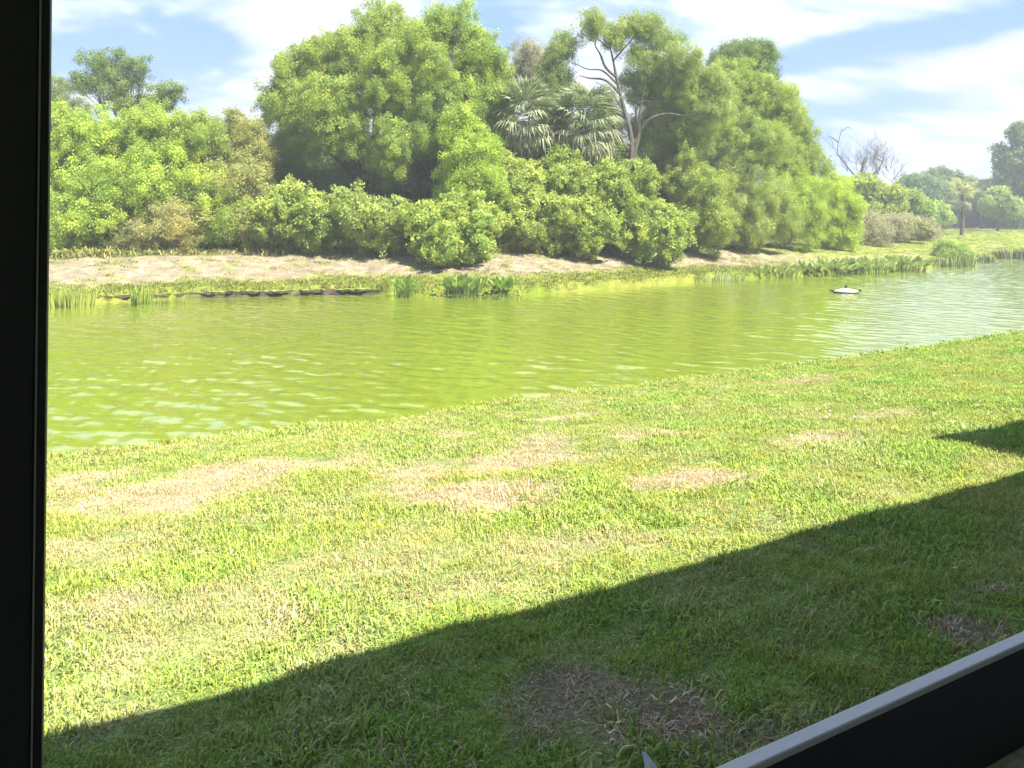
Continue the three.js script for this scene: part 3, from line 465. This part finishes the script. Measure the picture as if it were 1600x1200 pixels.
plant('far_tree', 'hazy low tree behind the lone palm', 'tree', 105, [[1490, 308, 26, 16], [1475, 318, 24, 16], [1510, 322, 18, 16]], { ...FARO, tint: [0.065, 0.10, 0.035] });
plant('far_tree', 'small light green tree with a thin stem on the far lawn', 'tree', 84, [[1555, 318, 18, 13], [1575, 325, 15, 11], [1558, 306, 11, 8]], { ...FARO, tint: [0.115, 0.16, 0.04], leafScale: 0.7, forkAt: 0.4 });
plant('far_tree', 'tall dark tree cut by the right edge of the view', 'tree', 92, [[1598, 212, 16, 18], [1585, 245, 22, 18], [1605, 262, 32, 24], [1580, 278, 20, 14], [1610, 300, 30, 24], [1572, 250, 8, 10]], { ...FARO, tint: [0.075, 0.11, 0.05], gap: 0.3 });
plant('far_tree', 'dark tree behind the small light green tree on the far lawn', 'tree', 104, [[1540, 312, 22, 20], [1580, 308, 30, 22], [1610, 325, 34, 26], [1535, 335, 18, 16], [1575, 338, 34, 14]], { ...FARO, tint: [0.045, 0.072, 0.032] });
plant('far_tree', 'low dark tree between the lone palm and the lawn edge', 'tree', 104, [[1515, 335, 20, 16], [1495, 340, 16, 12]], { ...FARO, tint: [0.055, 0.085, 0.035] });
// wood that goes on behind and past the picture, seen through gaps and in the water
{
  const g = tag(new THREE.Group(), 'wood that goes on behind the thicket', 'wood', null, 'stuff'); g.name = 'wood'; scene.add(g);
  const r = rngOf(3141), lobes = [];
  for (let i = 0; i < 16; i++) lobes.push([V(lerp(-34, 10, (i + r() * 0.6) / 16), 1.6 + r() * 1.6, -39 - r() * 3), 2.6, 2.4, 1.6]);
  for (let i = 0; i < 10; i++) lobes.push([V(lerp(56, 130, (i + r() * 0.7) / 10), 2.4 + r() * 2, -100 - r() * 14), 5, 4.2, 3.5]);
  foliage(g, lobes, { leaf: 'far', dens: 9, tint: [0.06, 0.09, 0.03], clump: 0.3 }, 999);
}

// ---------------------------------------------------------------- bare tree
function twigs(rand, p, d, len, rad, level, out) {
  const seg = 3, pts = [p.clone()]; let q = p.clone(), dir = d.clone();
  for (let i = 0; i < seg; i++) { dir.add(V(rand() - 0.5, (rand() - 0.4) * 0.7, rand() - 0.5).multiplyScalar(0.55)).normalize(); q = q.clone().addScaledVector(dir, len / seg); pts.push(q); }
  out.push(tube(pts, pts.map((_, i) => rad * (1 - 0.2 * i)), level > 2 ? 5 : 3));
  if (!level) return;
  const n = 2 + (rand() < 0.6 ? 1 : 0);
  for (let i = 0; i < n; i++) { const nd = dir.clone().add(V(rand() - 0.5, rand() * 0.7 - 0.25, rand() - 0.5).multiplyScalar(1.7)).normalize(); twigs(rand, pts[1 + Math.floor(rand() * 3)], nd, len * (0.62 + 0.25 * rand()), rad * 0.58, level - 1, out); }
}
{
  const base = atDepth(1352, 345, 66); base.y = heightAt(base.x, base.z) - 0.1;
  const t = thing('bare_tree', 'leafless grey tree with a tangled crown and one long upright branch', 'tree', base), r = rngOf(808), main = [], tw = [];
  const up = (px, py, dz = 0) => atDepth(px, py, 66 + dz).sub(base);
  for (const [pts, a, b] of [[[[1352, 345], [1350, 300], [1345, 275], [1350, 250]], 0.18, 0.07], [[[1348, 290], [1325, 262], [1308, 240], [1310, 222], [1316, 198]], 0.07, 0.018], [[[1350, 285], [1370, 268], [1378, 255], [1382, 240]], 0.08, 0.03], [[[1310, 222], [1300, 215], [1292, 212]], 0.05, 0.02], [[[1316, 205], [1324, 198], [1330, 201]], 0.04, 0.02]])
    main.push(tube(pts.map(([x, y]) => up(x, y)), pts.map((_, i) => lerp(a, b, i / (pts.length - 1))), 7, 0.1));
  mesh('trunk', mergeGeometries(main), greyBark, t);
  for (const [x, y, n] of [[1350, 262, 5], [1345, 278, 5], [1378, 252, 4], [1372, 272, 5], [1325, 268, 4], [1360, 285, 4], [1308, 235, 1], [1388, 268, 4], [1394, 284, 4], [1365, 250, 4]])
    for (let i = 0; i < n; i++) twigs(r, up(x, y, (r() - 0.5) * 1.5), V(r() - 0.5, 0.2 + r() * 0.5, r() - 0.5).normalize(), 0.8 + 0.5 * r(), 0.027, 4, tw);
  mesh('twigs', mergeGeometries(tw), greyBark, t).userData.kind = 'stuff';
}

// ---------------------------------------------------------------- fan palms
const frondMat = new THREE.MeshPhysicalMaterial({ color: 0xffffff, vertexColors: true, roughness: 1, transmission: 0.35, thickness: 0, side: THREE.DoubleSide });
function frondGeo(seed, R, stalk, droop, col, n = 30) {   // stalk along +z, fan at its end
  const r = rngOf(seed), g = new Geo(), hub = V(0, -stalk * droop * 0.25, stalk), w = 0.018;
  g.quad(V(-w, 0, 0), V(w, 0, 0), hub.clone().add(V(w * 0.6, 0, 0)), hub.clone().add(V(-w * 0.6, 0, 0)), [col[0] * 0.9, col[1] * 0.9, col[2]]);
  g.quad(V(0, -w, 0), V(0, w, 0), hub.clone().add(V(0, w * 0.6, 0)), hub.clone().add(V(0, -w * 0.6, 0)), [col[0] * 0.9, col[1] * 0.9, col[2]]);
  for (let i = 0; i < n; i++) {
    const a = lerp(-2.0, 2.0, i / (n - 1)) + (r() - 0.5) * 0.06, L = R * (0.72 + 0.34 * Math.cos(a * 0.55)) * (0.85 + 0.25 * r()), fold = (i % 2 ? 1 : -1) * 0.02, d = V(Math.sin(a), 0, Math.cos(a)), s = V(d.z, 0, -d.x);
    const m = hub.clone().addScaledVector(d, L * 0.55).add(V(0, fold - L * 0.10 * droop - Math.abs(a) * 0.05, 0)), e = hub.clone().addScaledVector(d, L * (1 - 0.18 * droop)).add(V(0, -L * (0.25 + 0.4 * r()) * (0.4 + droop), 0));
    const k = 0.75 + 0.5 * r(), c = [col[0] * k, col[1] * k, col[2] * k], ww = L * 0.038;
    g.tri(hub, m.clone().addScaledVector(s, ww), m.clone().addScaledVector(s, -ww), c);
    g.tri(m.clone().addScaledVector(s, ww), e, m.clone().addScaledVector(s, -ww), c);
  }
  return g.build();
}
const FR = {
  green: [0, 1, 2].map((i) => frondGeo(300 + i, 0.85, 0.85, 0.45, [0.215, 0.255, 0.105])), old: [0, 1, 2].map((i) => frondGeo(310 + i, 0.85, 0.8, 0.8, [0.31, 0.325, 0.17])), dead: [0, 1, 2].map((i) => frondGeo(320 + i, 0.75, 0.7, 1.0, [0.29, 0.25, 0.18], 18)),
  yellow: [0, 1].map((i) => frondGeo(330 + i, 0.8, 0.8, 0.7, [0.36, 0.35, 0.07], 16)), dull: [0, 1].map((i) => frondGeo(340 + i, 0.8, 0.8, 0.9, [0.2, 0.21, 0.1], 16)),
};
const palmBark = new THREE.MeshStandardMaterial({ color: lin(0.21, 0.17, 0.13), roughness: 1, map: barkTex, bumpMap: barkTex, bumpScale: 0.03 });
const bootGeo = new RoundedBoxGeometry(0.09, 0.22, 0.03, 1, 0.008);
function palm(label, px, pyCrown, Z, scale, sets, seed, boots = true) {
  const r = rngOf(seed), c = atDepth(px, pyCrown, Z), base = V(c.x, heightAt(c.x, c.z) - 0.05, c.z), h = c.y - base.y;
  const t = thing('fan_palm', label, 'palm', base), lean = (r() - 0.5) * 0.3, pts = [0, 0.25, 0.5, 0.75, 1].map((k) => V(lean * Math.sin(k * 2), h * k, 0)), tr = 0.15 * Math.min(1.25, scale);
  const trunk = mesh('trunk', tube(pts, [1.25, 1.0, 1.0, 1.05, 1.1].map((k) => k * tr), 10, 0.06), palmBark, t), top = pts[4];
  if (boots) for (let i = 0; i < 26; i++) { const an = i * 2.4, y = h * (0.55 + 0.45 * i / 26), b = mesh('leaf_base', bootGeo, palmBark, trunk); b.position.set(Math.cos(an) * tr * 1.15 + lean, y, Math.sin(an) * tr * 1.15); b.rotation.set(0, -an + Math.PI / 2, 0); b.rotateX(0.45); }
  for (const [kind, n, lo, hi] of sets) for (let i = 0; i < n; i++) {
    const f = mesh('frond', FR[kind][i % FR[kind].length], frondMat, t); f.position.copy(top).add(V(0, lerp(-0.25, 0.2, (hi + 1.2) / 2.4) * scale, 0));
    f.rotation.order = 'YXZ'; f.rotation.set(-lerp(lo, hi, (i + r()) / n), i * 2.399 + r() * 0.5, (r() - 0.5) * 0.7); f.scale.setScalar(scale * (0.85 + 0.3 * r()));
  }
  return t;
}
palm('left fan palm with drooping brown fronds in front of the twiggy tree top', 818, 190, 32.6, 1.02, [['green', 26, 0.1, 1.45], ['old', 20, -0.9, 0.2], ['dead', 18, -1.5, -0.8]], 41);
palm('right fan palm with a full green head against the forked tree', 912, 198, 32.8, 1.1, [['green', 34, 0.0, 1.5], ['old', 26, -1.1, 0.1], ['dead', 18, -1.5, -1.0]], 42);
palm('lone palm with yellowing head on the far lawn', 1502, 303, 70, 1.05, [['yellow', 12, -0.2, 1.4], ['dull', 8, -1.3, -0.2]], 43, false);
palm('pale palm just right of and behind the lone yellowing palm', 1533, 305, 96, 1.3, [['dull', 14, -0.8, 1.4]], 44, false);
palm('dark palm top furthest back behind the lone yellowing palm', 1516, 293, 112, 1.35, [['dull', 14, -0.8, 1.4]], 45, false);

// ---------------------------------------------------------------- plants along the far shore
const reedMat = new THREE.MeshPhysicalMaterial({ color: 0xffffff, vertexColors: true, roughness: 1, transmission: 0.2, thickness: 0, side: THREE.DoubleSide });
function stems(seed, n, rx, rz, h, width, col, spread, leafy) {
  const r = rngOf(seed), lv = new Geo(), st = new Geo();
  for (let i = 0; i < n; i++) {
    const a = r() * 6.283, d = Math.sqrt(r()), b = V(Math.cos(a) * d * rx, -0.1, Math.sin(a) * d * rz), H = h * (0.55 + 0.55 * r()) * (1 - 0.35 * d), o = V((Math.cos(a) * d + (r() - 0.5) * 0.9) * spread * H, 0, (Math.sin(a) * d + (r() - 0.5)) * spread * H);
    const k = 0.75 + 0.5 * r(), c = [col[0] * k * (0.9 + 0.3 * r()), col[1] * k, col[2] * k], an = r() * 3.14, s = V(Math.cos(an), 0, Math.sin(an));
    const m = b.clone().addScaledVector(o, 0.4).add(V(0, 0.1 + H * 0.6, 0)), e = b.clone().addScaledVector(o, 1).add(V(0, 0.1 + H, 0));
    if (!leafy) { lv.quad(b.clone().addScaledVector(s, -width / 2), b.clone().addScaledVector(s, width / 2), m.clone().addScaledVector(s, width / 2.4), m.clone().addScaledVector(s, -width / 2.4), c); lv.tri(m.clone().addScaledVector(s, width / 2.4), e, m.clone().addScaledVector(s, -width / 2.4), c); st.quad(b.clone().addScaledVector(s, -width / 5), b.clone().addScaledVector(s, width / 5), b.clone().add(V(width / 5, 0.18, 0)), b.clone().add(V(-width / 5, 0.18, 0)), [0.1, 0.1, 0.03]); continue; }
    st.quad(b.clone().addScaledVector(s, -0.011), b.clone().addScaledVector(s, 0.011), m.clone().addScaledVector(s, 0.009), m.clone().addScaledVector(s, -0.009), [0.10, 0.16, 0.03]);
    const dir = e.clone().sub(m).normalize(), l = leafy * (0.75 + 0.5 * r()), q = m.clone().addScaledVector(dir, l * 0.4).add(V((r() - 0.5) * 0.1, 0, (r() - 0.3) * 0.12)), tip = m.clone().addScaledVector(dir, l * 0.9).add(V((r() - 0.5) * 0.22, -0.06 * r(), (r() - 0.2) * 0.2)), w = l * 0.24;
    lv.tri(m, q.clone().addScaledVector(s, w), tip, c); lv.tri(m, tip, q.clone().addScaledVector(s, -w), c);
  }
  return [lv.build(), st.build()];
}
function shorePlant(name, label, category, px, py, wide, deep, o) {
  const p = onPlane(px, py, WATER), t = thing(name, label, category, p.clone().setY(WATER), o.group), [lv, st] = stems(plantSeed += 13, o.n, wide, deep, o.h, o.w ?? 0.03, o.col, o.spread ?? 0.35, o.leafy);
  mesh('foliage', lv, reedMat, t).userData.kind = 'stuff'; mesh('stem', st, reedMat, t).userData.kind = 'stuff'; return t;
}
const PICK = [0.24, 0.36, 0.055], SHORE = 'leafy water plants along the far waterline';
shorePlant('reed_clump', 'upright yellow green reeds in the water beside the black post', 'reeds', 108, 479, 0.75, 0.4, { n: 190, h: 0.72, w: 0.035, col: [0.25, 0.31, 0.035], spread: 0.2 });
shorePlant('reed_clump', 'small clump of bright reeds standing alone left of the dark mud edge', 'reeds', 221, 476, 0.30, 0.25, { n: 80, h: 0.78, w: 0.035, col: [0.24, 0.32, 0.035], spread: 0.3 });
shorePlant('reed_clump', 'thin straggling reeds along the mud right of the small bright clump', 'reeds', 262, 474, 0.55, 0.2, { n: 34, h: 0.4, w: 0.02, col: [0.18, 0.19, 0.05], spread: 0.3 });
shorePlant('water_plant', 'leafy water plant left of the two clumps below the round bush', 'water plant', 631, 464, 0.34, 0.25, { n: 62, h: 0.85, col: PICK, leafy: 0.3, group: SHORE });
shorePlant('water_plant', 'widest leafy water plant directly below the round bush', 'water plant', 724, 463, 0.55, 0.35, { n: 120, h: 0.95, col: PICK, leafy: 0.32, group: SHORE });
shorePlant('water_plant', 'leafy water plant just right of the widest one below the round bush', 'water plant', 786, 462, 0.34, 0.28, { n: 66, h: 0.85, col: PICK, leafy: 0.3, group: SHORE });
shorePlant('water_weed', 'low mat of floating weed at the foot of the leafy water plants', 'water weed', 752, 466, 1.5, 0.3, { n: 90, h: 0.18, col: [0.16, 0.19, 0.05], leafy: 0.12, spread: 1.2 });
shorePlant('reed_clump', 'grey green reed bed standing in shallow water at the bend of the far bank', 'reeds', 1112, 439, 1.35, 0.7, { n: 170, h: 0.5, w: 0.026, col: [0.24, 0.30, 0.13], spread: 0.35 });
shorePlant('water_plant', 'sparse leafy water plants left of the long leafy bed', 'water plant', 1215, 434, 1.0, 0.5, { n: 110, h: 0.65, col: [0.30, 0.39, 0.09], leafy: 0.26 });
for (const [px, py, w, n, l] of [[1290, 430, 1.1, 150, 'left end of the long leafy bed behind the white float'], [1345, 428, 1.2, 190, 'middle of the long leafy bed behind the white float'], [1402, 424, 1.3, 210, 'fullest right end of the long leafy bed behind the white float']])
  shorePlant('water_plant', l, 'water plant', px, py, w, 0.8, { n, h: 0.85, spread: 0.6, col: [0.33, 0.42, 0.12], leafy: 0.42, group: 'long leafy bed' });
shorePlant('reed_clump', 'short reeds at the water edge in front of the waterside shrub', 'reeds', 1488, 416, 1.1, 0.6, { n: 220, h: 0.75, w: 0.05, col: [0.2, 0.26, 0.08], spread: 0.25 });
shorePlant('reed_clump', 'low dull reeds right of the waterside shrub', 'reeds', 1528, 409, 0.9, 0.6, { n: 120, h: 0.6, w: 0.06, col: [0.14, 0.15, 0.07], spread: 0.3 });
shorePlant('reed_clump', 'low dull reeds at the right edge of the view', 'reeds', 1588, 404, 1.4, 0.7, { n: 200, h: 0.75, w: 0.07, col: [0.11, 0.13, 0.06], spread: 0.3 });
plant('waterside_shrub', 'rounded bright shrub at the waterline of the far lawn', 'shrub', 44, [[1482, 394, 20, 13], [1500, 400, 18, 10], [1475, 404, 14, 9]], { tint: [0.115, 0.17, 0.035], leaf: 'mid', dens: 30, back: 0.1, trunkR: 0.05 });
{ // dry brush at the foot of the right wood
  for (const [Z, lobes, l] of [[49, [[1342, 352, 22, 16], [1360, 366, 22, 9], [1330, 368, 16, 10]], 'dry tan brush at the foot of the yellow lime shrub'], [54, [[1385, 350, 24, 12], [1400, 362, 20, 7]], 'dry tan brush in the middle of the mound on the far lawn'], [60, [[1432, 355, 24, 8], [1452, 361, 14, 4]], 'dry tan brush at the right end of the mound on the far lawn']])
    plant('dry_brush', l, 'brush', Z, lobes, { tint: [0.135, 0.14, 0.072], vary: 0.15, leaf: 'fine', leafScale: 1.5, dens: 22, back: 0.1, trunkR: 0.04 });
  plant('low_shrub', 'low olive shrub on the far lawn in front of the dry mound', 'shrub', 55, [[1410, 357, 22, 8], [1432, 361, 14, 6]], { tint: [0.10, 0.115, 0.035], leaf: 'far', leafScale: 0.5, dens: 18, back: 0.1, trunkR: 0.05 });
}
{ // thin dead sticks on the left bank
  const r = rngOf(55), p = onPlane(195, 398, 0.05), t = thing('dead_stick', 'pale dead sticks leaning out of the left thicket onto the bank', 'sticks', V(p.x, heightAt(p.x, p.z), p.z));
  for (let i = 0; i < 5; i++) { const a = V((r() - 0.5) * 1.2, 0, (r() - 0.5) * 0.5), b = a.clone().add(V(0.25 + r() * 0.5, 0.35 + r() * 0.5, -0.3)), q = bend(a, b, 4, 0.05, r); mesh('stick', tube(q, q.map((_, k) => 0.014 * (1 - 0.15 * k)), 5), greyBark, t); }
  const p2 = onPlane(372, 396, 0.05), t2 = thing('dead_stick', 'pale bare twigs at the foot of the thicket near the big tree', 'sticks', V(p2.x, heightAt(p2.x, p2.z), p2.z));
  for (let i = 0; i < 8; i++) { const a = V((r() - 0.5) * 1.6, 0, (r() - 0.5) * 0.5), b = a.clone().add(V((r() - 0.4) * 0.7, 0.3 + r() * 0.6, 0.1)), q = bend(a, b, 4, 0.08, r); mesh('stick', tube(q, q.map((_, k) => 0.013 * (1 - 0.15 * k)), 5), greyBark, t2); }
}

// ---------------------------------------------------------------- the float on the pond
{
  const p = onPlane(1322, 457, WATER), t = thing('aerator_float', 'white domed aerator float with black rim and end cleats on the pond', 'float', V(p.x, WATER, p.z));
  const white = new THREE.MeshStandardMaterial({ color: lin(0.5, 0.49, 0.46), roughness: 0.45, map: grainTexture(128, (u, v) => { const a = 0.86 + 0.16 * torus(u, v, 5, 3) + 0.1 * torus(u, v, 17, 1); return [a, a * 0.985, a * 0.94]; }) }), black = new THREE.MeshStandardMaterial({ color: lin(0.02, 0.02, 0.022), roughness: 0.5 });
  mesh('float_body', new THREE.LatheGeometry([[0, 0.185], [0.07, 0.182], [0.11, 0.168], [0.2, 0.145], [0.30, 0.105], [0.38, 0.07], [0.405, 0.06], [0.40, 0.05], [0, 0.05]].map(([x, y]) => new THREE.Vector2(x, y)), 40), white, t);
  mesh('rim', new THREE.LatheGeometry([[0, -0.06], [0.36, -0.06], [0.40, -0.03], [0.418, 0.02], [0.415, 0.048], [0.39, 0.0495], [0, 0.0495]].map(([x, y]) => new THREE.Vector2(x, y)), 40), black, t);
  mesh('nozzle', new THREE.LatheGeometry([[0, 0.16], [0.042, 0.16], [0.038, 0.21], [0.026, 0.222], [0.03, 0.235], [0.048, 0.26], [0.046, 0.295], [0.03, 0.31], [0, 0.31]].map(([x, y]) => new THREE.Vector2(x, y)), 20), black, t);
  for (const s of [-1, 1]) {
    const arm = mesh('cleat', mergeGeometries([tube([V(s * 0.38, 0.02, 0), V(s * 0.46, 0.04, 0), V(s * 0.52, 0.075, 0)], [0.022, 0.02, 0.02], 8), tube([V(s * 0.47, 0.085, 0.05), V(s * 0.50, 0.07, 0.0), V(s * 0.56, 0.095, -0.05)], [0.03, 0.034, 0.028], 8), tube([V(s * 0.45, 0.10, 0), V(s * 0.50, 0.07, 0), V(s * 0.57, 0.05, 0)], [0.022, 0.03, 0.02], 8)]), black, t);
  }
  t.rotation.y = 0.1; t.scale.y = 0.82;
}
{ // bleached leaves fallen on the lawn
  const r = rngOf(66), g = new Geo(); g.quad(V(-0.03, 0, 0), V(0, 0.008, -0.018), V(0.035, 0.004, 0), V(0, 0.012, 0.018), [1, 1, 1]);
  const list = []; for (let i = 0; i < 60; i++) { const near = i > 58, p = near ? onPlane(lerp(200, 1500, r()), lerp(700, 1050, r()), -0.1) : onPlane(1380 + 190 * (r() + r() - 1), 625 + 75 * (r() + r() - 1), -0.25); const k = pond(p.x, p.z); if (k[1] || k[0] < 0.1) continue; EU.set((r() - 0.5) * 1.0, r() * 6.28, (r() - 0.5) * 1.0); const v = 0.6 + 0.4 * r(); list.push({ p: V(p.x, heightAt(p.x, p.z, k) + 0.05, p.z), q: new THREE.Quaternion().setFromEuler(EU), s: 0.3 + 0.4 * r(), c: lin(0.62 * v, 0.58 * v, 0.44 * v) }); }
  const t = tag(new THREE.Group(), 'pale fallen leaves strewn over the right of the lawn', 'fallen leaves', null, 'stuff'); t.name = 'fallen_leaves'; scene.add(t);
  scatter(t, 'leaves', [g.build()], list, bladeMat);
}
{ // a scrap of grey sheet at the edge of the bare patch
  const p = onPlane(1016, 1192, 0), y = heightAt(p.x, p.z), sh = new THREE.Shape(); sh.moveTo(-0.035, 0.05); sh.lineTo(-0.012, 0.04); sh.lineTo(0.045, -0.05); sh.lineTo(-0.03, -0.06); sh.closePath();
  const m = mesh('metal_scrap', new THREE.ExtrudeGeometry(sh, { depth: 0.004, bevelEnabled: true, bevelSize: 0.001, bevelThickness: 0.001, bevelSegments: 1 }), new THREE.MeshStandardMaterial({ color: lin(0.28, 0.30, 0.30), roughness: 0.5 })); m.position.set(p.x, y + 0.03, p.z); m.rotation.set(-1.35, 0.2, 0); m.scale.setScalar(0.6);
  tag(m, 'small grey pointed scrap lying on the bare patch near the sill', 'scrap');
}
console.log('sprays', counted);
scene.fog = new THREE.FogExp2(lin(0.90, 0.95, 1.0), 0.0018);
renderer.render(scene, camera);
